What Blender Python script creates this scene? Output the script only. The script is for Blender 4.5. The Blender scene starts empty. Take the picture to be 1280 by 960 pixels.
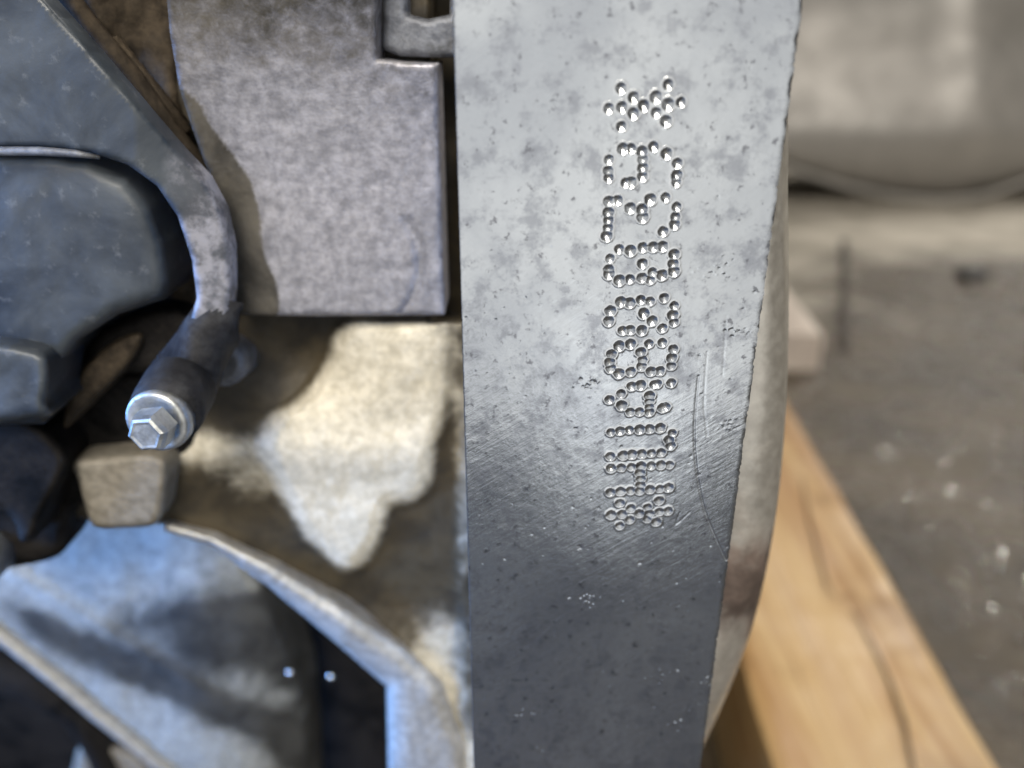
import bpy, bmesh, math, random
import numpy as np
from mathutils import Vector, Matrix, geometry, noise

R = math.radians
random.seed(7)
SC = bpy.context.scene
COL = SC.collection

# ------------------------------------------------------------------ camera
PITCH = R(24.0)            # looking down at a vertical face
FPX = 1000.0               # focal length in photo pixels (1280 wide)
DIST = 0.12                # lens to the stamped face, along the axis
FLOOR_DROP = 0.455         # floor below the lens
CAM = Vector((0.0, -DIST * math.cos(PITCH), FLOOR_DROP))
cd = bpy.data.cameras.new('camera')
cam = bpy.data.objects.new('camera', cd)
COL.objects.link(cam)
cam.location = CAM
cam.rotation_euler = (R(90) - PITCH, 0, 0)
cd.sensor_fit = 'HORIZONTAL'
cd.sensor_width = 36.0
cd.lens = 36.0 * FPX / 1280.0
cd.clip_start = 0.005
cd.clip_end = 200.0
cd.dof.use_dof = True
cd.dof.focus_distance = DIST
cd.dof.aperture_fstop = 9.8
SC.camera = cam

# ------------------------------------------------------------------ light
W = bpy.data.worlds.new('World')
SC.world = W
W.use_nodes = True
W.node_tree.nodes['Background'].inputs[0].default_value = (0.80, 0.84, 0.95, 1)
W.node_tree.nodes['Background'].inputs[1].default_value = 0.022


def area(name, loc, target, sx, sy, watts, col, spread=180):
    l = bpy.data.lights.new(name, 'AREA')
    l.shape = 'RECTANGLE'
    l.spread = R(spread)
    l.size, l.size_y, l.energy, l.color = sx, sy, watts, col
    o = bpy.data.objects.new(name, l)
    COL.objects.link(o)
    o.location = loc
    o.rotation_euler = (Vector(target) - Vector(loc)).to_track_quat('-Z', 'Y').to_euler()
    return o


# open workshop door behind the photographer, two ceiling lamps; the other lamps are added
area('door_light', (0.05, -0.86, 0.86), (0.05, 0.0, 1.02), 2.4, 1.68, 5.2, (1.0, 1.0, 0.99), 118)
area('inspection_lamp', (0.10, -0.55, 0.12), (0.10, 0.0, 0.16), 0.13, 0.16, 0.05, (0.95, 0.98, 1.0))  # added panel, brightens the middle of the stamped face's reflection
area('ceiling_lamp_ahead', (2.7, 3.65, 2.6), (0.5, 0.8, 0.0), 0.35, 0.26, 75.0, (1.0, 0.95, 0.86))
area('ceiling_lamp_right', (1.5, 0.5, 2.1), (0.9, 1.5, 0.0), 0.6, 0.4, 30.0, (1.0, 0.95, 0.87))  # added fill from the upper right for tub, floor and beam
area('ceiling_lamp_above', (-0.10, -0.86, 1.20), (-0.02, 0.05, 0.42), 0.60, 0.5, 2.0, (1.0, 0.94, 0.84), 48)
area('window_low', (-0.62, -0.04, 0.46), (-0.15, 0.085, 0.31), 0.3, 0.25, 1.25, (0.15, 0.40, 1.0), 34)  # added blue light for the lower left castings, not a window
area('window_side', (-1.1, -0.7, 0.75), (-0.05, -0.62, 0.0), 0.6, 0.5, 5.5, (0.20, 0.42, 1.0), 50)  # added blue light on the floor behind, tints the face's reflection
SC.view_settings.view_transform = 'Standard'
SC.view_settings.look = 'None'
SC.view_settings.exposure = 0.0
SC.view_settings.gamma = 1.0
SC.view_settings.use_curve_mapping = False

# ------------------------------------------------------------------ helpers
CP, SP = math.cos(PITCH), math.sin(PITCH)


def ray(px, py):
    a, b = (px - 640.0) / FPX, (py - 480.0) / FPX
    return Vector((a, CP - b * SP, -SP - b * CP))


def at(px, py, Y):
    """point on the vertical plane y = Y seen at a photo pixel"""
    d = ray(px, py)
    return CAM + d * ((Y - CAM.y) / d.y)


def on_floor(px, py, z=0.0):
    d = ray(px, py)
    return CAM + d * ((z - CAM.z) / d.z)


WLOC = {}


def link(o, parent, origin):
    COL.objects.link(o)
    base = Vector((0, 0, 0))
    if parent is not None:
        o.parent = parent
        base = WLOC[parent.name]
    o.location = origin - base
    WLOC[o.name] = origin.copy()


def obj(name, verts, faces, mat, parent=None, smooth=True, origin=None, normals=None):
    v = np.asarray([tuple(p) for p in verts] if not isinstance(verts, np.ndarray) else verts, dtype=np.float64)
    if origin is None:
        lo, hi = v.min(0), v.max(0)
        origin = Vector(((lo[0] + hi[0]) / 2, (lo[1] + hi[1]) / 2, lo[2]))
    v = v - np.array(origin)
    me = bpy.data.meshes.new(name)
    if isinstance(faces, np.ndarray):
        n, k = faces.shape
        me.vertices.add(len(v)); me.vertices.foreach_set('co', v.ravel())
        me.loops.add(n * k); me.loops.foreach_set('vertex_index', faces.ravel().astype(np.int32))
        me.polygons.add(n)
        me.polygons.foreach_set('loop_start', np.arange(0, n * k, k, dtype=np.int32))
        me.update(calc_edges=True)
    else:
        me.from_pydata(v.tolist(), [], faces)
    me.polygons.foreach_set('use_smooth', np.full(len(me.polygons), smooth, dtype=bool))
    if normals is not None:
        me.normals_split_custom_set_from_vertices(normals.tolist())
    me.update()
    me.materials.append(mat)
    o = bpy.data.objects.new(name, me)
    link(o, parent, origin)
    return o


def from_bm(name, bm, mat, parent=None, smooth=True):
    bmesh.ops.recalc_face_normals(bm, faces=bm.faces)
    bm.verts.ensure_lookup_table()
    v = [p.co.copy() for p in bm.verts]
    f = [[q.index for q in p.verts] for p in bm.faces]
    bm.free()
    return obj(name, v, f, mat, parent, smooth)


def empty(name, loc, label, cat):
    o = bpy.data.objects.new(name, None)
    o.empty_display_size = 0.02
    link(o, None, Vector(loc))
    o['label'] = label
    o['category'] = cat
    return o


def spline(pts, step, closed=True, smooth=True):
    """resample a pixel outline at about `step` pixels"""
    P = [Vector((p[0], p[1])) for p in pts]
    n = len(P)
    out = []
    rng = n if closed else n - 1
    for i in range(rng):
        p1, p2 = P[i], P[(i + 1) % n]
        p0 = P[i - 1] if (closed or i > 0) else p1
        p3 = P[(i + 2) % n] if (closed or i + 2 < n) else p2
        k = max(1, int((p2 - p1).length / step))
        for j in range(k):
            t = j / k
            if smooth:
                q = 0.5 * ((2 * p1) + (p2 - p0) * t + (2 * p0 - 5 * p1 + 4 * p2 - p3) * t * t
                           + (3 * p1 - p0 - 3 * p2 + p3) * t ** 3)
            else:
                q = p1.lerp(p2, t)
            out.append(q)
    if not closed:
        out.append(P[-1])
    return out


def seg_dist(px, py, poly):
    a = np.array([(p.x, p.y) for p in poly])
    b = np.roll(a, -1, 0)
    best = np.full(px.shape, 1e9)
    for (x0, y0), (x1, y1) in zip(a, b):
        dx, dy = x1 - x0, y1 - y0
        L = dx * dx + dy * dy + 1e-12
        t = np.clip(((px - x0) * dx + (py - y0) * dy) / L, 0, 1)
        best = np.minimum(best, np.hypot(px - x0 - t * dx, py - y0 - t * dy))
    return best


def inside(px, py, poly):
    r = np.zeros(px.shape, bool)
    n = len(poly)
    for i in range(n):
        x0, y0 = poly[i]
        x1, y1 = poly[(i + 1) % n]
        c = ((y0 > py) != (y1 > py))
        with np.errstate(divide='ignore', invalid='ignore'):
            xi = (x1 - x0) * (py - y0) / (y1 - y0 + 1e-12) + x0
        r ^= c & (px < xi)
    return r


def relief(name, pts, Y, mat, parent, res=5, bevel=8, depth=None, thick=0.02, extra=None,
           rough=0.0, smooth_outline=True, nscale=90.0, holes=None, grime_shade=None):
    """a cast piece: outline on the plane y=Y, rounded rim, solid body going back `thick` metres;
    extra(px,py,d) returns metres of recess (positive = away from the lens)"""
    poly = spline(pts, res, True, smooth_outline)
    xs = [p.x for p in poly]; ys = [p.y for p in poly]
    gx, gy = np.meshgrid(np.arange(min(xs), max(xs), res), np.arange(min(ys), max(ys), res))
    gx = gx.ravel() + np.tile(np.array([0, .5]), len(gx.ravel()) // 2 + 1)[:gx.size] * 0
    gy = gy.ravel()
    loops = [poly]
    if holes:
        for h in holes:
            loops.append(spline(h, res, True, smooth_outline))
    m = inside(gx, gy, poly)
    d = seg_dist(gx, gy, poly)
    for h in loops[1:]:
        m &= ~inside(gx, gy, h)
        d = np.minimum(d, seg_dist(gx, gy, h))
    m &= d > res * 0.55
    pts2 = []
    edges = []
    for lp in loops:
        s = len(pts2)
        pts2 += [Vector((p.x, p.y)) for p in lp]
        edges += [(s + i, s + (i + 1) % len(lp)) for i in range(len(lp))]
    pts2 += [Vector((float(a), float(b))) for a, b in zip(gx[m], gy[m])]
    vs, es, fs, _, _, _ = geometry.delaunay_2d_cdt(pts2, edges, [], 0, 1e-5)
    X = np.array([v.x for v in vs]); Yp = np.array([v.y for v in vs])
    cx = np.array([sum(X[i] for i in f) / 3 for f in fs]); cy = np.array([sum(Yp[i] for i in f) / 3 for f in fs])
    keep = inside(cx, cy, poly)
    for h in loops[1:]:
        keep &= ~inside(cx, cy, h)
    F = [list(f) for f, k in zip(fs, keep) if k]
    D = seg_dist(X, Yp, poly)
    for h in loops[1:]:
        D = np.minimum(D, seg_dist(X, Yp, h))
    if depth is None:
        depth = bevel * 0.00014
    t = np.clip(1 - D / bevel, 0, 1)
    dy = depth * (1 - np.sqrt(np.clip(1 - t * t, 0, 1)))
    if extra is not None:
        dy = dy + extra(X, Yp, D)
    V = []
    for i in range(len(X)):
        r_ = noise.fractal(Vector((X[i], Yp[i], Y * 1000)) / nscale, 1.0, 2.0, 4) * rough if rough else 0
        V.append(at(X[i], Yp[i], Y + dy[i] + r_))
    # skirt going straight back
    cnt = {}
    for f in F:
        for a, b in ((f[0], f[1]), (f[1], f[2]), (f[2], f[0])):
            cnt[(a, b)] = cnt.get((a, b), 0) + 1
    bd = [(a, b) for (a, b) in cnt if (b, a) not in cnt]
    back = {}
    for a, b in bd:
        for q in (a, b):
            if q not in back:
                back[q] = len(V)
                V.append(V[q] + Vector((0, thick, 0)))
    SK = [[b, a, back[a], back[b]] for a, b in bd]
    F = F + SK
    # make front faces look at the lens
    v0, v1, v2 = (V[i] for i in F[0][:3])
    if (v1 - v0).cross(v2 - v0).y > 0:
        F = [f[::-1] for f in F]
    o = obj(name, V, F, mat, parent)
    if grime_shade is not None:
        g = np.clip(grime_shade(X, Yp), 0, 1)
        full = np.zeros(len(V))
        full[:len(X)] = g
        for q, b_ in back.items():
            full[b_] = g[q]
        at_ = o.data.attributes.new('grime', 'FLOAT', 'POINT')
        at_.data.foreach_set('value', full.astype(np.float32))
    return o


def soft(X, Yp, pts, w, smooth=True):
    """1 inside a pixel outline, fading over w pixels across its edge"""
    poly = spline(pts, 8, True, smooth)
    d = seg_dist(X, Yp, poly)
    d = np.where(inside(X, Yp, poly), d, -d)
    return np.clip(.5 + d / w, 0, 1)


def tube(name, path, rad, mat, parent=None, seg=20, caps=True, wob=0.0):
    """path: 3-D points, rad: radius per point"""
    V, F = [], []
    n = len(path)
    ref = Vector((0.13, 0.2, 0.97))
    for i, p in enumerate(path):
        tg = (path[min(i + 1, n - 1)] - path[max(i - 1, 0)]).normalized()
        u = tg.cross(ref).normalized(); w = tg.cross(u)
        r = rad[i] if hasattr(rad, '__len__') else rad
        for k in range(seg):
            a = 2 * math.pi * k / seg
            rr = r * (1 + wob * noise.noise(Vector((i * .7, math.cos(a) * 2, math.sin(a) * 2))))
            V.append(p + (u * math.cos(a) + w * math.sin(a)) * rr)
    for i in range(n - 1):
        for k in range(seg):
            F.append([i * seg + k, i * seg + (k + 1) % seg, (i + 1) * seg + (k + 1) % seg, (i + 1) * seg + k])
    if caps:
        F.append(list(range(seg))[::-1]); F.append([(n - 1) * seg + k for k in range(seg)])
    return obj(name, V, F, mat, parent)


def lathe(name, c, axis, prof, mat, parent=None, seg=40, smooth=True, sides=None):
    """prof: (distance along axis, radius); sides=6 for a hexagon"""
    axis = axis.normalized()
    u = axis.cross(Vector((0.1, 0.15, 1))).normalized(); w = axis.cross(u)
    s = sides or seg
    V, F = [], []
    for (t, r) in prof:
        for k in range(s):
            a = 2 * math.pi * (k + .2) / s
            V.append(c + axis * t + (u * math.cos(a) + w * math.sin(a)) * r)
    for i in range(len(prof) - 1):
        for k in range(s):
            F.append([i * s + k, i * s + (k + 1) % s, (i + 1) * s + (k + 1) % s, (i + 1) * s + k])
    F.append([(len(prof) - 1) * s + k for k in range(s)])
    F.append(list(range(s))[::-1])
    bm = bmesh.new()
    bv = [bm.verts.new(v) for v in V]
    for f in F:
        bm.faces.new([bv[i] for i in f])
    return from_bm(name, bm, mat, parent, smooth)


# ------------------------------------------------------------------ materials
class NT:
    def __init__(s, name):
        s.m = bpy.data.materials.new(name)
        s.m.use_nodes = True
        s.t = s.m.node_tree
        s.b = s.t.nodes['Principled BSDF']
        s.co = s.t.nodes.new('ShaderNodeTexCoord').outputs['Object']

    def n(s, kind, **kw):
        nd = s.t.nodes.new(kind)
        for k, v in kw.items():
            if k in nd.inputs:
                s.set(nd.inputs[k], v)
            else:
                setattr(nd, k, v)
        return nd

    def set(s, inp, v):
        if isinstance(v, bpy.types.NodeSocket):
            s.t.links.new(v, inp)
        else:
            inp.default_value = v

    def map(s, scale=(1, 1, 1), rot=(0, 0, 0)):
        nd = s.n('ShaderNodeMapping', vector_type='TEXTURE')
        scale = tuple(1.0 / q for q in scale)
        s.set(nd.inputs['Vector'], s.co)
        nd.inputs['Scale'].default_value = scale
        nd.inputs['Rotation'].default_value = rot
        return nd.outputs[0]

    def noise(s, scale, detail=4, rough=.55, vec=None, dist=0.0):
        nd = s.n('ShaderNodeTexNoise', Scale=scale, Detail=detail, Roughness=rough, Distortion=dist)
        s.set(nd.inputs['Vector'], vec if vec is not None else s.co)
        return nd.outputs['Fac']

    def ramp(s, fac, a, b, c0=0.0, c1=1.0):
        nd = s.n('ShaderNodeMapRange')
        s.set(nd.inputs[0], fac)
        nd.inputs[1].default_value, nd.inputs[2].default_value = a, b
        nd.inputs[3].default_value, nd.inputs[4].default_value = c0, c1
        nd.interpolation_type = 'SMOOTHSTEP'
        return nd.outputs[0]

    def mix(s, fac, a, b):
        nd = s.n('ShaderNodeMix', data_type='RGBA')
        s.set(nd.inputs[0], fac)
        for i, v in ((6, a), (7, b)):
            if not isinstance(v, bpy.types.NodeSocket):
                v = (*v, 1) if len(v) == 3 else v
            s.set(nd.inputs[i], v)
        return nd.outputs[2]

    def math(s, op, a, b=0.0, clamp=False):
        nd = s.n('ShaderNodeMath', operation=op, use_clamp=clamp)
        s.set(nd.inputs[0], a); s.set(nd.inputs[1], b)
        return nd.outputs[0]

    def bump(s, h, strength, dist):
        nd = s.n('ShaderNodeBump', Strength=strength, Distance=dist, Height=h)
        if getattr(s, 'lastb', None) is not None:
            s.set(nd.inputs['Normal'], s.lastb)
        s.lastb = nd.outputs[0]
        s.set(s.b.inputs['Normal'], s.lastb)

    def out(s, col=None, rough=None, metal=None, **kw):
        if col is not None: s.set(s.b.inputs['Base Color'], col if isinstance(col, bpy.types.NodeSocket) else (*col, 1))
        if rough is not None: s.set(s.b.inputs['Roughness'], rough)
        if metal is not None: s.set(s.b.inputs['Metallic'], metal)
        for k, v in kw.items():
            s.set(s.b.inputs[k.replace('_', ' ')], v)
        return s.m


def cast_metal(name, light, dark, grime_shade, rough=.45, metal=.7, gscale=55, glo=.5, ghi=.62, grain=.25, fine=900, attr=False):
    s = NT(name)
    a = s.noise(430, 7, .68)
    b = s.noise(fine, 4, .6)
    col = s.mix(s.ramp(a, .32, .68), dark, light)
    col = s.mix(s.ramp(b, .52, .7, 0, .45), col, dark)
    gn = s.noise(gscale, 8, .66, dist=.4)
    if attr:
        at_ = s.n('ShaderNodeAttribute', attribute_name='grime').outputs['Fac']  # mask carries painted shade on panel and wall, other tones elsewhere
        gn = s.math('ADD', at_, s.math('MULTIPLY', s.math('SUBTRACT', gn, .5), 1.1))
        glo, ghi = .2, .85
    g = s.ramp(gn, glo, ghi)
    gcol = s.mix(s.ramp(s.noise(80, 8, .62, dist=.5), .34, .66), tuple(x * .42 for x in grime_shade), tuple(x * 1.35 for x in grime_shade))
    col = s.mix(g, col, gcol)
    s.bump(s.noise(fine, 5, .65), grain, .0006)
    s.bump(s.noise(240, 5, .6), grain * .14, .0012)
    return s.out(col, s.math('ADD', s.math('MULTIPLY', g, .12), s.ramp(a, .3, .7, rough, rough + .15)),
                 s.math('SUBTRACT', metal, s.math('MULTIPLY', g, metal * .8)))


def pad_material():
    s = NT('machined_aluminium')
    scr = s.map((260, 1, 4200), (0, R(-40), 0))
    scr2 = s.map((120, 1, 1700), (0, R(-33), 0))
    st = s.noise(1, 4, .7, scr)
    st2 = s.noise(1, 3, .6, scr2)
    mott = s.noise(230, 8, .7)
    spots = s.noise(620, 5, .65)
    big = s.noise(30, 5, .6, dist=.6)
    col = s.mix(s.ramp(big, .35, .65), (.48, .50, .525), (.64, .66, .67))
    col = s.mix(s.ramp(mott, .47, .64, 0, .62), col, (.27, .28, .31))
    col = s.mix(s.ramp(spots, .57, .68, 0, .75), col, (.13, .13, .145))
    col = s.mix(s.ramp(st, .55, .8, 0, .22), col, (.22, .23, .26))
    s.bump(st, .045, .0003)
    s.bump(st2, .05, .0005)
    s.bump(spots, .09, .0004)
    s.bump(mott, .025, .0008)
    pit = s.n('ShaderNodeAttribute', attribute_name='pit').outputs['Fac']
    dirt = s.math('MULTIPLY', s.ramp(pit, .35, 1.0), s.ramp(s.noise(330, 3, .6), .4, .64, .1, .95))
    halo = s.n('ShaderNodeAttribute', attribute_name='halo').outputs['Fac']
    col = s.mix(s.math('MULTIPLY', halo, .75), col, (.86, .865, .86))
    col = s.mix(dirt, col, (.10, .085, .065))
    return s.out(col, s.math('ADD', s.ramp(mott, .3, .75, .12, .25), s.math('MULTIPLY', pit, .04)), s.math('SUBTRACT', .95, s.math('MULTIPLY', dirt, .5)))


M = {}
M['pad'] = pad_material()
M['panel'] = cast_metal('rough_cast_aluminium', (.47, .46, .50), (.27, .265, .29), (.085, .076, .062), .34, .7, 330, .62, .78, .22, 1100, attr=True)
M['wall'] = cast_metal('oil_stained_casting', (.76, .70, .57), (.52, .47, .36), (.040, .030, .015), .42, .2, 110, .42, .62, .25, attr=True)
M['boss'] = cast_metal('bare_casting', (.62, .57, .47), (.40, .36, .28), (.15, .12, .08), .45, .1, 80, .5, .7, .3)
M['bright'] = cast_metal('worn_casting_edge', (.58, .57, .54), (.38, .365, .34), (.20, .18, .14), .42, .6, 60, .56, .74, .3)
M['rim'] = cast_metal('sooty_aluminium', (.24, .25, .275), (.12, .125, .14), (.05, .05, .05), .5, .5, 90, .5, .66, .3)
M['pipe'] = cast_metal('oily_casting', (.38, .39, .38), (.22, .23, .22), (.035, .035, .033), .5, .1, 90, .46, .62, .2, attr=True)
M['stub'] = cast_metal('stub_casting', (.30, .31, .32), (.18, .19, .2), (.06, .06, .06), .4, .5)
M['flange'] = cast_metal('flange_casting', (.66, .63, .57), (.54, .51, .455), (.16, .12, .10), .3, .75, 120, .62, .8, .05, attr=True)
M['rib'] = cast_metal('rib_side', (.5, .48, .44), (.36, .34, .3), (.16, .12, .10), .4, .5)
M['bossdark'] = cast_metal('sooty_boss', (.045, .046, .050), (.022, .022, .025), (.012, .012, .013), .5, .0, 120, .5, .7, .25)
M['tab'] = cast_metal('greasy_casting', (.30, .27, .22), (.18, .16, .125), (.10, .08, .055), .5, .2, 70, .5, .7, .3)
M['dark'] = cast_metal('black_grime', (.018, .016, .014), (.008, .007, .007), (.004, .004, .004), .62, .0)  # near black for hollows, arm, hose and the crankcase behind
M['brown'] = cast_metal('brown_grime', (.075, .058, .040), (.032, .025, .018), (.02, .016, .012), .6, .15)  # dark brown for the deep channel, its ribs and the arm web
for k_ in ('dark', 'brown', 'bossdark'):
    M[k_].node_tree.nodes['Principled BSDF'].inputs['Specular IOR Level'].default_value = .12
M['bolt'] = cast_metal('zinc_bolt', (.62, .63, .62), (.38, .39, .39), (.14, .13, .11), .36, .85, 300, .58, .74, .15, 1500)


def plastic():
    s = NT('dusty_grey_plastic')
    a = s.noise(45, 6, .6, dist=.5)
    b = s.noise(420, 5, .65)
    col = s.mix(s.ramp(a, .35, .66), (.020, .027, .038), (.078, .090, .102))
    col = s.mix(s.ramp(b, .56, .74, 0, .3), col, (.22, .23, .24))
    bare = s.n('ShaderNodeAttribute', attribute_name='grime').outputs['Fac']
    mt = s.noise(170, 6, .65)
    bf = s.math('MULTIPLY', bare, s.ramp(mt, .3, .6, .25, 1))
    col = s.mix(bf, col, s.mix(s.ramp(mt, .4, .62), (.10, .10, .115), (.30, .30, .34)))
    s.bump(b, .2, .0004)
    return s.out(col, s.ramp(a, .3, .7, .32, .5), 0.0)


M['plastic'] = plastic()


def wood(name, a, b, c):
    s = NT(name)
    g = s.noise(1, 6, .6, s.map((34, 2.2, 60)), dist=.8)
    f = s.noise(1, 4, .6, s.map((300, 4, 300)))
    k = s.noise(9, 4, .6)
    col = s.mix(s.ramp(g, .35, .68), a, b)
    col = s.mix(s.ramp(f, .5, .75, 0, .5), col, c)
    col = s.mix(s.ramp(k, .52, .74, 0, .7), col, c)
    st = s.noise(26, 6, .65)
    col = s.mix(s.ramp(st, .58, .72, 0, .6), col, tuple(x * .5 for x in c))
    s.bump(g, .3, .004)
    s.bump(f, .35, .002)
    return s.out(col, s.ramp(st, .3, .7, .35, .6), 0.0)


M['wood'] = wood('pine_timber', (.38, .21, .08), (.56, .38, .18), (.22, .115, .045))
M['woodpale'] = wood('weathered_pine', (.62, .53, .46), (.72, .63, .55), (.4, .34, .3))


def floor_mat():
    s = NT('wet_dirty_concrete')
    sep = s.n('ShaderNodeSeparateXYZ'); s.set(sep.inputs[0], s.co)
    edge = s.noise(2.6, 6, .6, dist=.5)
    yy = s.math('ADD', sep.outputs[1], s.math('MULTIPLY', edge, 1.6))
    dry = s.ramp(yy, 2.05, 2.55)
    a = s.noise(7, 8, .65)
    b = s.noise(46, 6, .65)
    drycol = s.mix(s.ramp(a, .35, .65), (.32, .285, .23), (.56, .51, .43))
    wetcol = s.mix(s.ramp(a, .35, .65), (.034, .025, .015), (.105, .081, .053))
    wetcol = s.mix(s.ramp(b, .5, .72, 0, .5), wetcol, (.145, .118, .082))
    col = s.mix(dry, wetcol, drycol)
    s.bump(b, .45, .012)
    s.bump(s.noise(180, 4, .6), .5, .004)
    r_ = s.ramp(s.noise(14, 5, .6), .42, .66, .12, .5)
    return s.out(col, s.math('MAXIMUM', r_, s.math('MULTIPLY', dry, .65)), 0.0)


M['floor'] = floor_mat()


def simple(name, col, rough, metal=0.0, sc=40, var=.35, bump=.2):
    s = NT(name)
    a = s.noise(sc, 5, .6)
    c2 = tuple(x * (1 - var) for x in col)
    s.bump(a, bump, .2 / sc)
    return s.out(s.mix(s.ramp(a, .35, .65), col, c2), rough, metal)


M['stone'] = simple('dark_lump', (.03, .028, .028), .5, 0, 60)
M['crack'] = simple('timber_crack', (.13, .075, .035), .7, 0, 30)
M['joint'] = simple('floor_joint_dirt', (.06, .05, .04), .8, 0, 30)
M['wetgrit'] = simple('wet_metal_grit', (.85, .83, .8), .06, .9, 200, .4, .05)
M['drop'] = simple('clear_oil_drop', (.75, .75, .72), .08, .9, 300, .1, .0)


def sheet_mat():
    s = NT('dusty_sheet_metal')
    a = s.noise(2.2, 6, .6)
    b = s.noise(14, 6, .65)
    col = s.mix(s.ramp(a, .35, .65), (.38, .36, .33), (.54, .51, .47))
    col = s.mix(s.ramp(b, .55, .75, 0, .4), col, (.22, .20, .18))
    s.bump(b, .03, .01)
    return s.out(col, s.ramp(b, .35, .7, .45, .6), .2)


M['sheet'] = sheet_mat()

# ------------------------------------------------------------------ the floor
fl = obj('floor', [(-30, -20, 0), (30, -20, 0), (30, 40, 0), (-30, 40, 0)], [[0, 1, 2, 3]], M['floor'], None, False,
         origin=Vector((0, 0, 0)))
fl['kind'] = 'structure'
# dirty joint in the concrete
ja = [on_floor(1055 + dx, y, .003) for y, dx in ((300, 0), (345, 1), (390, -1), (440, 0))]
V, F = [], []
for i, p in enumerate(ja):
    V += [p + Vector((-.008, 0, 0)), p + Vector((.008, 0, 0))]
F = [[2 * i, 2 * i + 1, 2 * i + 3, 2 * i + 2] for i in range(3)]
obj('floor_joint', V, F, M['joint'], fl)

# ------------------------------------------------------------------ the engine
ENG = empty('engine_block', (-0.10, 0.15, 0.0), 'dirty cast aluminium engine block with a dot stamped number on its machined face', 'engine')

# ---- stamped face: a fine relief, real punched dots ------------------------------
S1 = 130 / 1280.0
S2 = 130 / 1135.0
Z = lambda oy, lst, s=S1: [(740 + x * s, oy + y * s) for x, y in lst]
GLYPHS = [
    Z(90, [(355, 195), (205, 445), (368, 425), (360, 665), (508, 305), (508, 505), (635, 410), (785, 300), (790, 495), (935, 150), (935, 395), (910, 600), (1095, 365)]),
    Z(160, [(208, 385), (198, 525), (205, 605), (375, 250), (480, 250), (410, 670), (480, 665), (612, 285), (622, 385), (625, 485), (620, 590), (755, 225), (915, 310), (1050, 430), (1040, 580), (1038, 665)]),
    Z(230, [(208, 210), (200, 345), (200, 440), (196, 535), (180, 632), (315, 195), (470, 290), (612, 310), (620, 400), (715, 185), (905, 160), (872, 580), (1040, 275), (1025, 400), (1015, 492)]),
    Z(290, [(220, 320), (205, 460), (208, 510), (330, 205), (472, 222), (622, 185), (750, 178), (870, 172), (1008, 270), (998, 390), (1005, 475), (620, 385), (335, 588), (465, 575), (612, 560), (742, 490), (860, 525), (715, 585)]),
    Z(355, [(225, 325), (205, 450), (355, 212), (465, 225), (600, 190), (712, 208), (888, 165), (1010, 265), (995, 380), (1008, 465), (635, 358), (740, 450), (375, 568), (470, 560), (612, 565), (865, 538)]),
    Z(420, [(238, 220), (215, 320), (230, 392), (330, 118), (475, 92), (700, 90), (865, 78), (998, 160), (980, 268), (975, 362), (600, 195), (620, 290), (608, 368), (330, 455), (475, 435), (725, 432), (835, 425)]),
    Z(420, [(485, 615), (600, 600), (760, 595), (800, 585), (975, 572), (355, 705), (215, 780)])
    + Z(490, [(365, 160), (470, 240), (585, 238), (705, 45), (705, 108), (705, 180), (705, 242), (868, 190), (905, 180)]),
    Z(490, [(230, 492), (345, 475), (460, 462), (585, 455), (710, 448), (838, 435), (985, 500), (945, 582), (965, 655)])
    + Z(560, [(198, 88), (338, 76), (435, 66), (540, 60), (648, 52), (752, 45)], S2),
    Z(560, [(208, 218), (318, 210), (430, 202), (535, 196), (645, 188), (750, 180), (845, 178), (522, 268), (530, 335), (528, 400),
            (200, 482), (312, 470), (420, 462), (518, 462), (632, 446), (738, 440), (832, 426)], S2),
    Z(560, [(305, 598), (730, 568), (422, 655), (605, 642), (208, 725), (325, 718), (515, 710), (625, 715), (735, 690), (828, 682), (412, 778), (600, 770), (302, 845), (700, 802)], S2),
]


def vnoise(x, y, seed):
    xi, yi = np.floor(x).astype(np.int64), np.floor(y).astype(np.int64)
    fx, fy = x - xi, y - yi
    fx = fx * fx * (3 - 2 * fx); fy = fy * fy * (3 - 2 * fy)

    def h(a, b):
        n = (a * 374761393 + b * 668265263 + seed * 974634541) & 0x7fffffff
        n = ((n ^ (n >> 13)) * 1274126177) & 0x7fffffff
        return ((n ^ (n >> 16)) & 0xffff) / 65535.0
    a = h(xi, yi) * (1 - fx) + h(xi + 1, yi) * fx
    b = h(xi, yi + 1) * (1 - fx) + h(xi + 1, yi + 1) * fx
    return a * (1 - fy) + b * fy


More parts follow.
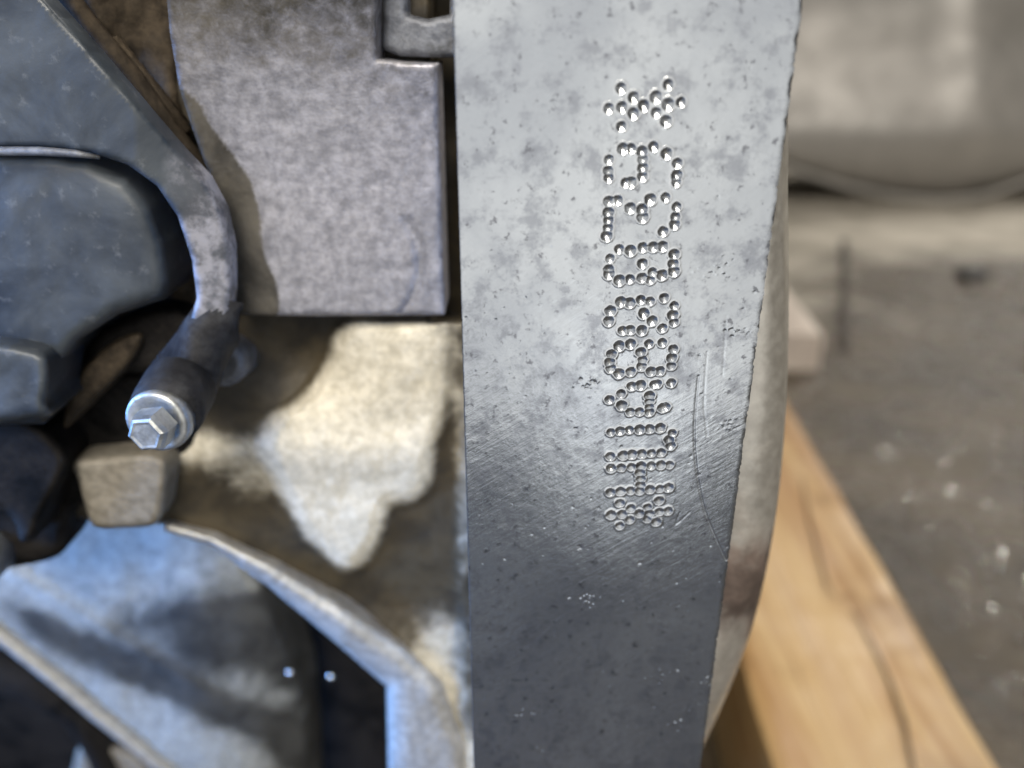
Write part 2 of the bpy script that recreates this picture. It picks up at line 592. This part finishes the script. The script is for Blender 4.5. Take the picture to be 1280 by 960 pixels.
def build_pad():
    xl = at(579, 480, 0).x
    xr = at(940, 480, 0).x
    zt = at(640, -40, 0).z
    zb = at(640, 1010, 0).z
    step = 0.000125
    nx, nz = int((xr - xl) / step), int((zt - zb) / step)
    zz = np.linspace(zb, zt, nz)
    # ragged machined edges
    e = lambda z, s, k: (vnoise(z * 900, z * 0 + 3.3, s) - .5) * .00006 * k + (vnoise(z * 3500, z * 0 + 7.7, s + 1) - .5) * .00012 * k
    L = xl + e(zz, 3, .5)
    chip = np.clip(vnoise(zz * 420, zz * 0, 21) - .7, 0, 1) * .0004 + np.clip(vnoise(zz * 1500, zz * 0, 22) - .72, 0, 1) * .0007
    Rr = xr + e(zz, 11, 1.2) - chip
    u = np.linspace(0, 1, nx)
    XX = xl + (xr - xl) * u[None, :].repeat(nz, 0)
    XX = XX + (L - xl)[:, None] * np.clip(1 - u * 30, 0, 1)[None] + (Rr - xr)[:, None] * np.clip(1 - (1 - u) * 30, 0, 1)[None]
    ZZ = zz[:, None].repeat(nx, 1)
    H = np.zeros_like(XX)
    H += (vnoise(XX * 70, ZZ * 70, 1) - .5) * .00012
    H += (vnoise(XX * 700, ZZ * 700, 2) - .5) * .00001
    rng = np.random.RandomState(5)

    def local(x, z, r):
        i0, i1 = np.searchsorted(zz, [z - r, z + r])
        j0 = int(np.clip((x - r - xl) / (xr - xl) * (nx - 1), 0, nx - 1)); j1 = int(np.clip((x + r - xl) / (xr - xl) * (nx - 1) + 2, 1, nx))
        return slice(i0, i1), slice(j0, j1)

    # casting pits, dings and small burrs
    for k in range(260):
        x = rng.uniform(xl, xr); z = rng.uniform(zb, zt)
        if rng.rand() > .55 + .45 * (zt - z) / (zt - zb): continue
        r = rng.uniform(.00012, .0003) * (1.6 if rng.rand() < .06 else 1)
        sl = local(x, z, r * 1.6)
        dx, dz = (XX[sl] - x), (ZZ[sl] - z) * rng.uniform(.6, 1.3)
        d = np.hypot(dx, dz) / r + (vnoise(XX[sl] * 6000, ZZ[sl] * 6000, k) - .5) * .9
        H[sl] += -np.clip(1 - d, 0, 1) ** .7 * r * rng.uniform(.08, .24)
    cl = [at(*p, 0) for p in ((820, 846), (868, 885), (858, 905), (884, 850), (655, 890), (690, 940), (737, 480), (735, 750), (910, 530), (905, 335), (925, 415))]
    for c in cl:
        for k in range(16):
            x = c.x + rng.normal() * .0013; z = c.z + rng.normal() * .0009
            r = rng.uniform(.00015, .00035)
            sl = local(x, z, r * 1.6)
            d = np.hypot(XX[sl] - x, ZZ[sl] - z) / r + (vnoise(XX[sl] * 5000, ZZ[sl] * 5000, k) - .5) * .9
            H[sl] += np.clip(1 - d, 0, 1) * r * rng.choice([-.3, .16])
    # long fine scratches
    for pts, dp in (([(873, 470), (868, 530), (870, 580), (879, 630), (893, 668), (908, 700)], .00007),
                    ([(884, 440), (880, 500), (884, 545)], .00003), ([(908, 395), (903, 470)], .00002),
                    ([(862, 640), (845, 655), (850, 640)], .00003), ([(640, 820), (668, 800), (700, 770)], .00002)):
        q = spline(pts, 6, False)
        P3 = [at(p.x, p.y, 0) for p in q]
        x0, x1 = min(p.x for p in P3) - .0006, max(p.x for p in P3) + .0006
        z0, z1 = min(p.z for p in P3) - .0006, max(p.z for p in P3) + .0006
        i0, i1 = np.searchsorted(zz, [z0, z1])
        j0 = max(0, int((x0 - xl) / (xr - xl) * (nx - 1))); j1 = min(nx, int((x1 - xl) / (xr - xl) * (nx - 1)))
        sl = (slice(i0, i1), slice(j0, j1))
        best = np.full(XX[sl].shape, 1.0)
        for a, b in zip(P3[:-1], P3[1:]):
            dx, dz = b.x - a.x, b.z - a.z
            t = np.clip(((XX[sl] - a.x) * dx + (ZZ[sl] - a.z) * dz) / (dx * dx + dz * dz), 0, 1)
            best = np.minimum(best, np.hypot(XX[sl] - a.x - t * dx, ZZ[sl] - a.z - t * dz))
        H[sl] -= dp * np.clip(1 - best / .00022, 0, 1)
    # punched dots: conical pits with a raised burr
    dent = np.zeros_like(H); rim = np.zeros_like(H)
    owner = np.full(H.shape, -1, np.int16); od = np.full(H.shape, 9.0)
    for gi, g in enumerate(GLYPHS):
        for (px, py) in g:
            c = at(px, py + .4, 0)
            r = .00070 * rng.uniform(.9, 1.12)
            dep = r * rng.uniform(.36, .52)
            sl = local(c.x, c.z, r * 2.2)
            d = np.hypot(XX[sl] - c.x, ZZ[sl] - c.z) / r
            d = d + (vnoise(XX[sl] * 2500, ZZ[sl] * 2500, gi * 31 + int(px)) - .5) * .16
            cone = np.clip(1 - d, 0, 1)
            cone = np.minimum(cone, .98)
            dent[sl] = np.minimum(dent[sl], -dep * cone)
            rim[sl] = np.maximum(rim[sl], r * .10 * np.exp(-((d - 1.2) / .2) ** 2))
            m = d < od[sl]
            od[sl] = np.where(m, d, od[sl]); owner[sl] = np.where(m & (d < 1.55), gi, owner[sl])
    H += np.where(dent < 0, dent + rim * .12, rim)
    PIT = np.clip(-dent / .00034, 0, 1).reshape(-1)
    HALO = np.clip(1 - np.abs(od - 1.28) / .34, 0, 1).reshape(-1)      # paler ring round each dot
    # edges fall away a little
    dr = (Rr[:, None] - XX); dl = XX - L[:, None]
    H -= np.clip(1 - dr / .0007, 0, 1) ** 2 * (.00012 + .0003 * np.clip((ZZ - .44) / .05, 0, 1)) * (.4 + vnoise(ZZ * 800, XX * 0, 9))
    H -= np.clip(1 - dl / .0002, 0, 1) ** 2 * .00008
    Yv = -H
    # vertex normals from the relief
    gz, gx = np.gradient(H, step, step)
    N = np.stack([-gx, -np.ones_like(H), -gz], -1)
    N /= np.linalg.norm(N, axis=-1, keepdims=True)
    Vv = np.stack([XX, Yv, ZZ], -1).reshape(-1, 3)
    N = N.reshape(-1, 3)
    idx = np.arange(nx * nz).reshape(nz, nx)
    Q = np.stack([idx[:-1, :-1], idx[:-1, 1:], idx[1:, 1:], idx[1:, :-1]], -1).reshape(-1, 4)
    fo = owner[:-1, :-1].reshape(-1)

    def sub(name, mask, parent):
        q = Q[mask]
        un, inv = np.unique(q, return_inverse=True)
        o = obj(name, Vv[un], inv.reshape(-1, 4), M['pad'], parent, True, origin=pad_origin, normals=N[un])
        o.data.attributes.new('pit', 'FLOAT', 'POINT').data.foreach_set('value', PIT[un].astype(np.float32))
        o.data.attributes.new('halo', 'FLOAT', 'POINT').data.foreach_set('value', HALO[un].astype(np.float32))
        return o
    pad_origin = Vector(((xl + xr) / 2, 0, zb))
    pad = sub('stamped_face', fo < 0, ENG)
    for gi in range(len(GLYPHS)):
        sub('stamped_character', fo == gi, pad)
    # solid rib behind the face
    V, F = [], []
    for i in list(range(0, nz, 3)) + [nz - 1]:
        a, b = Vv[idx[i, 0]], Vv[idx[i, -1]]
        V += [(a[0], a[1], a[2]), (a[0] + .0004, .034, a[2]), (b[0], b[1], b[2]), (b[0] - .0015, .012, b[2])]
    n = len(V) // 4
    for i in range(n - 1):
        F.append([4 * i, 4 * i + 4, 4 * i + 5, 4 * i + 1]); F.append([4 * i + 2, 4 * i + 3, 4 * i + 7, 4 * i + 6])
    obj('rib', V, F, M['rib'], ENG)


build_pad()

YP, YW = 0.034, 0.042      # cast panel, wall behind it

# ---- casting left of the stamped face ---------------------------------------------
CREAM = [(432, 408), (500, 402), (556, 400), (558, 460), (552, 520), (538, 570), (534, 605), (518, 622), (482, 632), (474, 668), (455, 698), (432, 710), (405, 690), (378, 660), (352, 612), (338, 580), (330, 556), (338, 534), (352, 518), (385, 492), (412, 450)]


def wall_extra(X, Yp, D):
    on = 1 / (1 + np.exp(-(556 - X) / 4.0))                             # the lobe stands proud of the strip by the face
    ridge = np.exp(-((Yp - 568) / 34) ** 2) * np.clip((X - 190) / 60, 0, 1)
    hollow = np.exp(-((X - 370) / 60) ** 2 - ((Yp - 450) / 45) ** 2)
    lobe = soft(X, Yp, CREAM, 26)
    low = np.exp(-((X - 470) / 120) ** 2 - ((Yp - 745) / 40) ** 2)
    return -.0017 * ridge * on + .0035 * hollow - .0022 * lobe + .0022 * low - .003 * np.clip((Yp - 760) / 120, 0, 1) - .0015 * np.clip((X - 566) / 20, 0, 1) \
        + .016 * np.clip((X - 536) / 8, 0, 1) * np.clip((402 - Yp) / 6, 0, 1)


def wall_tone(X, Yp):
    g = 1 - soft(X, Yp, CREAM, 26)  # brown everywhere outside the cream outline
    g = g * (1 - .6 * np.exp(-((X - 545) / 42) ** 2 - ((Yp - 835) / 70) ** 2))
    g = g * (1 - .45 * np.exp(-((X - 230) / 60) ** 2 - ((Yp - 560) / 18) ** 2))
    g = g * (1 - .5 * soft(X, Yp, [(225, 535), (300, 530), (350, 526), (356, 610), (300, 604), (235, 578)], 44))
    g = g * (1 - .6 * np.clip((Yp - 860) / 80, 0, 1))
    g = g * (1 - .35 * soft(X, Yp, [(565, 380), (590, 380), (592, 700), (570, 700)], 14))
    g = np.maximum(g, np.clip((408 - Yp) / 8, 0, 1))  # shade painted into the groove beside the panel
    g = np.maximum(g, .95 * np.exp(-((X - 345) / 70) ** 2 - ((Yp - 440) / 45) ** 2))  # shade painted into the hollow left of the cream area
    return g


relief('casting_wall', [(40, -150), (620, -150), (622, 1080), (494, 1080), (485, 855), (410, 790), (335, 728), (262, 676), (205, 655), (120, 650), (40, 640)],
       YW, M['wall'], ENG, res=5, bevel=12, depth=.003, thick=.03, rough=.0008, extra=wall_extra, smooth_outline=False, grime_shade=wall_tone)
# worn bright lip along the diagonal edge and the pillar below it
relief('casting_lip', [(205, 652), (268, 668), (345, 704), (424, 752), (505, 806), (556, 850), (574, 900), (592, 930), (592, 1080), (488, 1080), (483, 858), (410, 795), (335, 733), (262, 682), (205, 664)],
       YW - .0052, M['bright'], ENG, res=4, bevel=30, depth=.0042, thick=.02, rough=.0006, smooth_outline=False)


def panel_extra(X, Yp, D):
    return -7.6e-8 * np.clip(250 - Yp, 0, 400) ** 2 + 0.0012 * np.clip((X - 330) / 200, -1, 1) + .0006 * np.clip(1 - np.abs(np.hypot(X - 430, Yp - 330) - 95) / 8, 0, 1) * (X > 470) * (Yp > 270)


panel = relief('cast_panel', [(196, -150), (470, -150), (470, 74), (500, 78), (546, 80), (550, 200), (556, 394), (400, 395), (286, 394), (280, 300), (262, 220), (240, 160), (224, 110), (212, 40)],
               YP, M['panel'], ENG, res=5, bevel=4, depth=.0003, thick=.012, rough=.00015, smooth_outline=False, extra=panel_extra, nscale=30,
               grime_shade=lambda X, Yp: .72 - .68 * np.clip(Yp / 200, 0, 1) + 1.2 * soft(X, Yp, [(150, 100), (232, 118), (262, 158), (300, 205), (320, 250), (328, 310), (338, 400), (150, 400)], 9) - .35 * np.exp(-((X - 335) / 50) ** 2 - ((Yp - 150) / 55) ** 2))  # pump cover's shadow and a lit patch painted in, darker towards the top
relief('notch_bracket', [(478, -150), (575, -150), (575, 72), (545, 72), (500, 70), (478, 62)], YP + .003, M['rim'], ENG, res=5, bevel=6, depth=.001,
       thick=.01, rough=.0004, smooth_outline=False, holes=[[(508, -110), (562, -110), (562, 18), (535, 24), (510, 18)]])
# plug with a round face, half hidden by the bolt boss
c = at(283, 455, YW - .004)
lathe('core_plug', c + Vector((0, .01, 0)), Vector((-.1, -1, .05)), [(0, .0052), (.010, .0052), (.0112, .0046), (.0116, .0036), (.0108, .003)], M['rim'], ENG)

# ---- pump cover on the far left ------------------------------------------------------
YC = 0.019
cover = relief('pump_cover', [(-150, -150), (-40, -150), (18, -56), (56, 0), (115, 66), (187, 150), (220, 188), (255, 225), (276, 264), (287, 312), (288, 365), (284, 412), (268, 440), (238, 440),
                              (236, 408), (246, 372), (240, 325), (222, 270), (196, 232), (160, 206), (112, 190), (40, 184), (-150, 184)],
               YC, M['rim'], ENG, res=5, bevel=4, depth=.0006, thick=.004, rough=.0002, smooth_outline=False,
               extra=lambda X, Yp, D: .004 * np.clip((X - 170) / 120, 0, 1) + .0006 * np.clip((Yp - 100) / 80, 0, 1),
               grime_shade=lambda X, Yp: np.clip((X - 200) / 40, 0, 1) * np.clip((Yp - 175) / 30, 0, 1))
cover.data.materials[0] = M['plastic']
relief('dome', [(-150, 196), (0, 194), (60, 194), (112, 200), (160, 222), (190, 258), (208, 305), (213, 350), (206, 374), (150, 392), (100, 424), (74, 460), (62, 505), (55, 530), (-150, 530)],
       YC + .002, M['plastic'], cover, res=6, bevel=20, depth=.003, thick=.012, rough=.0003, smooth_outline=False,
       extra=lambda X, Yp, D: .00000022 * ((X - 40) ** 2 + (Yp - 340) ** 2) * .3)
tube('bead', [at(x, y, YC - .0006) for x, y in ((-150, 193), (-60, 190), (0, 189), (50, 189), (95, 192), (125, 197))], [.0005, .0006, .0007, .0007, .0006, .0003], M['rim'], cover, 12)
relief('lug', [(-150, 430), (-40, 426), (30, 432), (62, 448), (60, 500), (48, 524), (-150, 530)], YC - .003, M['plastic'], cover, res=6, bevel=14, depth=.003, thick=.012, rough=.0006)
# the deep channel between cover and casting
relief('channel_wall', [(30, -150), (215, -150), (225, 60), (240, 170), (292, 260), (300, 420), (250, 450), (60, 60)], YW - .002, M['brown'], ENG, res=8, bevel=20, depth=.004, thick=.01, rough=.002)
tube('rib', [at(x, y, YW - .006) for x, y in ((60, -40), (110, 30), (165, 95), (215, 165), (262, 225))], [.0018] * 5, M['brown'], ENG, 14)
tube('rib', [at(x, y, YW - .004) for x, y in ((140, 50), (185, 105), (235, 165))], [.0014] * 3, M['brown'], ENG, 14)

# ---- arm and bolt ----------------------------------------------------------------------
P0, P1 = at(246, 446, .030), at(205, 520, .010)
ax = (P1 - P0).normalized()
tube('bolt_boss', [at(276, 372, .027), at(266, 412, .025), P0.lerp(P1, .25), P0.lerp(P1, .55), P0.lerp(P1, .85), P1], [.0040, .0050, .0060, .0062, .0061, .0058], M['bossdark'], ENG, 28)
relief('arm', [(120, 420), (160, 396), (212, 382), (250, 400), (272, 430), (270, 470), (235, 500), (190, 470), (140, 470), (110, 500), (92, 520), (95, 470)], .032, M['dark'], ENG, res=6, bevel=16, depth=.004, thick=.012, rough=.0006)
relief('arm_web', [(96, 470), (140, 425), (180, 415), (170, 450), (120, 500), (80, 535)], .030, M['brown'], ENG, res=6, bevel=10, depth=.003, thick=.006, rough=.0006)
bc = at(199, 528, .0085)
bax = Vector((-.10, -1.0, .02))
bolt = lathe('bolt', bc + Vector((0, .004, 0)), bax, [(0, .0053), (.0032, .0055), (.0042, .0052), (.0044, .0046), (.0040, .0038)], M['bolt'], ENG)
hc = at(188, 541, .0045)
lathe('hex_head', hc + Vector((0, .003, 0)), bax, [(0, .0035), (.0030, .0035), (.0038, .0031), (.0041, .0026), (.0040, .0021)], M['bolt'], bolt, smooth=False, sides=6)

# ---- black hollow and small pieces at the left edge --------------------------------------
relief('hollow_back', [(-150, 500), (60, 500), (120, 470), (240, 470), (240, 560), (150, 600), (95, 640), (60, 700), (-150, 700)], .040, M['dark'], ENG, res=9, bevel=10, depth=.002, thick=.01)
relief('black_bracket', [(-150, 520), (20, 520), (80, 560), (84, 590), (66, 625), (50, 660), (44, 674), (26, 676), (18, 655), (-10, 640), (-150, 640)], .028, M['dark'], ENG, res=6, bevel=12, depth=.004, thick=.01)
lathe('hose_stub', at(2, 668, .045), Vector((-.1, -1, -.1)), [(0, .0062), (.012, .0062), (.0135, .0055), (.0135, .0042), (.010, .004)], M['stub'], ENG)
relief('cast_tab', [(92, 576), (150, 568), (205, 572), (206, 620), (196, 654), (150, 660), (118, 658), (106, 630), (98, 600)], .033, M['tab'], ENG, res=5, bevel=10, depth=.0018, thick=.008, rough=.0006, smooth_outline=True)

# ---- lower casting: broad rounded arm running down to the right -----------------------------
def lower_extra(X, Yp, D):
    ly = 728 + .16 * X                     # crease: the top leans back, the front drops straight
    t = np.clip(ly - Yp, 0, 140)
    rib = np.exp(-((Yp - (742 + .62 * (X - 60))) / 9) ** 2) * np.clip((300 - X) / 60, 0, 1)
    return .00006 * t + 4e-7 * np.clip(X - 230, 0, 300) ** 2 - .0008 * rib


def lower_tone(X, Yp):  # darker patch, diagonal band and right end
    d = np.exp(-((X - 290) / 110) ** 2 - ((Yp - 790) / 50) ** 2)
    e = .8 * np.exp(-((Yp - (760 + .45 * X)) / 26) ** 2) * np.clip(X / 80 + .4, 0, 1)
    return np.clip(.25 + d + e * .8 + .5 * np.clip((X - 300) / 80, 0, 1), 0, 1)


relief('lower_arm', [(-150, 640), (60, 640), (210, 640), (290, 675), (330, 735), (352, 790), (378, 860), (388, 960), (392, 1080), (330, 1080), (212, 962), (120, 880), (0, 786), (-150, 680)],
       .085, M['pipe'], ENG, res=6, bevel=12, depth=.003, thick=.02, rough=.0004, smooth_outline=False, extra=lower_extra, nscale=70, grime_shade=lower_tone)
tube('lower_arm_edge', [at(x, y, .086) for x, y in ((-140, 684), (-60, 744), (0, 790), (60, 838), (120, 888), (180, 936), (240, 984), (330, 1060))], .0026, M['bright'], ENG, 14, wob=.25)
tube('hose', [at(x, y, .118) for x, y in ((-160, 800), (-40, 826), (40, 842), (110, 880), (150, 960), (160, 1100))], .009, M['dark'], ENG, 20)
relief('sump_lug', [(96, 940), (130, 926), (165, 936), (200, 975), (210, 1080), (90, 1080)], .112, M['tab'], ENG, res=6, bevel=14, depth=.004, thick=.01, rough=.001)
for x, y in ((363, 839), (414, 844)):  # tiny chrome beads added to give two bright sparkles
    p = at(x, y, .080)
    lathe('oil_drop', p, Vector((0, -1, .25)), [(0, .0005), (.0003, .0009), (.0008, .001), (.0013, .0008), (.0016, .0004)], M['drop'], ENG, 16)

# ---- flange showing past the right edge of the stamped face ------------------------------
flpts = [(900, -150), (965, -150), (984, 120), (985, 240), (986, 340), (985, 450), (979, 560), (969, 650), (953, 735), (932, 810), (902, 884), (874, 944), (852, 1000), (820, 1080), (760, 1080), (820, 700), (880, 300)]
relief('flange', flpts, .016, M['flange'], ENG, res=4, bevel=34, depth=.0055, thick=.006, rough=.0001,
       grime_shade=lambda X, Yp: .1 + .5 * np.exp(-((Yp - 735) / 60) ** 2) + .35 * np.clip((Yp - 450) / 300, 0, 1))  # darker band low down, darker towards the bottom

# ---- the mass of the engine behind it all, standing on its sump ------------------------------
bm = bmesh.new()
ring = []
for z, ins in ((0.0, .05), (.012, .042), (.13, .03), (.16, 0), (.60, 0), (.63, .02)):
    ring.append([bm.verts.new((-.36 + ins, .128 + ins * .5, z)), bm.verts.new((-.004 - ins, .128 + ins * .5, z)), bm.verts.new((-.004 - ins, .32 - ins, z)), bm.verts.new((-.36 + ins, .32 - ins, z))])
for a, b in zip(ring[:-1], ring[1:]):
    for k in range(4):
        bm.faces.new([a[k], a[(k + 1) % 4], b[(k + 1) % 4], b[k]])
bm.faces.new(ring[0][::-1]); bm.faces.new(ring[-1])
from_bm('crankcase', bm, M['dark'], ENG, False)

# ------------------------------------------------------------------ timber
def timber(name, px_near_l, px_near_r, near_py, far_y, ztop, height, mat, label, cat, near_y, wavy=.0015, group=None):
    # edges run towards the vanishing point of the floor (715, 35)
    dr = Vector((75.0 / FPX, CP + (445 / FPX) * SP, 0)); dr = dr / dr.y
    a = on_floor(px_near_l, near_py, ztop); b = on_floor(px_near_r, near_py, ztop)
    wd = b.x - a.x
    n, mseg = 60, 10
    V, F = [], []
    prof = []
    r = .004
    pr = [(0 + 0, -height), (0, -r), (r * .3, -r * .3), (r, 0)] + [(wd * k / mseg, 0) for k in range(1, mseg)] + [(wd - r, 0), (wd - r * .3, -r * .3), (wd, -r), (wd, -height)]
    for i in range(n + 1):
        y = near_y + (far_y - near_y) * i / n
        o = a + dr * (y - a.y)
        for (u, v) in pr:
            w = wavy * noise.fractal(Vector((u * 30, y * 9, v * 30)), 1, 2, 3)
            V.append(Vector((o.x + u + w, y, ztop + v + (w if v > -height else 0))))
    k = len(pr)
    for i in range(n):
        for j in range(k - 1):
            F.append([i * k + j, i * k + j + 1, (i + 1) * k + j + 1, (i + 1) * k + j])
        F.append([i * k + k - 1, i * k, (i + 1) * k, (i + 1) * k + k - 1])
    F.append(list(range(k))[::-1]); F.append([n * k + j for j in range(k)])
    bm = bmesh.new(); bv = [bm.verts.new(v) for v in V]
    for f in F: bm.faces.new([bv[i] for i in f])
    o = from_bm(name, bm, mat, None, True)
    o.data.set_sharp_from_angle(angle=R(38))
    o['label'] = label; o['category'] = cat
    return o, a, dr, wd


beam, a0, dr0, wd0 = timber('timber_beam', 962, 1246, 955, .80, .100, .100, M['wood'],
                            'long yellow pine beam with a dark crack lying on wet floor beside the engine', 'beam', .10)


# drying crack in the beam: a thin dark wedge let into the top
def crack(pix, w):
    V, F = [], []
    for i, (x, y) in enumerate(pix):
        p = on_floor(x, y, .1018)
        ww = w * (0.25 + .75 * math.sin(math.pi * min(1, (i + .6) / len(pix))))
        V += [p + Vector((-ww, 0, 0)), p + Vector((ww, 0, 0))]
    F = [[2 * i, 2 * i + 1, 2 * i + 3, 2 * i + 2] for i in range(len(pix) - 1)]
    obj('crack', V, F, M['crack'], beam)


crack([(1002, 596), (1012, 650), (1026, 700), (1034, 732), (1042, 745)], .0009)
crack([(1066, 760), (1088, 800), (1112, 850), (1130, 900), (1142, 960), (1150, 1010)], .0011)

blk, *_ = timber('wood_block', 860, 1031, 418, 1.30, .056, .056, M['woodpale'],
                 'short pale sawn wood block lying on the concrete beyond the long beam', 'wood block', on_floor(985, 418, .056).y)

# ------------------------------------------------------------------ sheet metal tub behind
TUB = empty('metal_tub', on_floor(1180, 254, 0.0) + Vector((.15, .25, 0)), 'large dusty grey sheet metal tub with rolled rim standing on dry concrete', 'tub')
YT = on_floor(1180, 256, 0).y + .03


def tub_extra(X, Yp, D):
    up = .09 * np.clip((165 - Yp) / 90, 0, 4.5)                         # leans back above the bulge
    ridge = -.022 * np.exp(-((X - 1225) / 34) ** 2) * np.clip((190 - Yp) / 80, 0, 1)
    side = .03 * np.clip((X - 1130) / 160, 0, 4) ** 2
    under = .05 * np.clip((Yp - 185) / 60, 0, 1) ** 2
    wave = .010 * np.sin((Yp + .25 * X) / 26.0) * np.clip((120 - Yp) / 60, 0, 1)
    return up + ridge + side + under + wave


tb = [(800, -260), (1700, -260), (1700, 40), (1500, 150), (1380, 200), (1280, 226), (1230, 243), (1180, 249), (1120, 246), (1060, 233), (1010, 218), (960, 200), (900, 180), (800, 150)]
relief('shell', tb, YT, M['sheet'], TUB, res=10, bevel=14, depth=.03, thick=.35, rough=.004, smooth_outline=False, extra=tub_extra, nscale=160)
tube('rim', [at(x, y + 1, YT + .02) for x, y in ((900, 180), (960, 200), (1010, 218), (1060, 233), (1120, 246), (1180, 250), (1230, 244), (1280, 227), (1380, 201), (1500, 151))], .011, M['sheet'], TUB, 12)

# ------------------------------------------------------------------ small things on the floor
bm = bmesh.new()
bmesh.ops.create_icosphere(bm, subdivisions=3, radius=1)
pc = on_floor(1215, 347, 0)
for v in bm.verts:
    k = 1 + .25 * noise.noise(v.co * 1.7)
    v.co = Vector((v.co.x * .031 * k, v.co.y * .03 * k, max(-.0005, (v.co.z + .45) * .014 * k))) + pc
st = from_bm('dark_lump', bm, M['stone'])
st['label'] = 'small dark flattened lump lying alone on the pale dry concrete'
st['category'] = 'lump'

V, F = [], []
rng = random.Random(3)
for i in range(420):
    px = rng.uniform(1040, 1420); py = 1010 - 480 * rng.random() ** 1.4
    if px < 985 + (py - 475) * .57 + 40: continue
    p = on_floor(px, py, 0)
    r = rng.uniform(.0009, .0026)
    s = len(V)
    tx, ty = rng.gauss(0, .13), rng.gauss(0, .13)
    el = rng.uniform(.7, 1.6)
    for (zz_, rr) in ((-.12, 1.0), (.10, .8), (.17, .45)):
        for k in range(7):
            a = 2 * math.pi * k / 7
            j = rng.uniform(.85, 1.15)
            dx, dy = r * rr * j * math.cos(a) * el, r * rr * j * math.sin(a)
            V.append((p.x + dx, p.y + dy, r * .3 + r * zz_ + dx * tx + dy * ty))
    V.append((p.x, p.y, r * .3 + r * .2))
    for q in range(2):
        for k in range(7):
            F.append([s + q * 7 + k, s + q * 7 + (k + 1) % 7, s + q * 7 + 7 + (k + 1) % 7, s + q * 7 + 7 + k])
    for k in range(7):
        F.append([s + 14 + k, s + 14 + (k + 1) % 7, s + 21])
gr = obj('floor_grit', V, F, M['wetgrit'])  # flakes added to give the wet floor its bright glints
gr['label'] = 'glinting wet metal grit scattered over the dark concrete beside the beam'
gr['category'] = 'grit'
gr['kind'] = 'stuff'
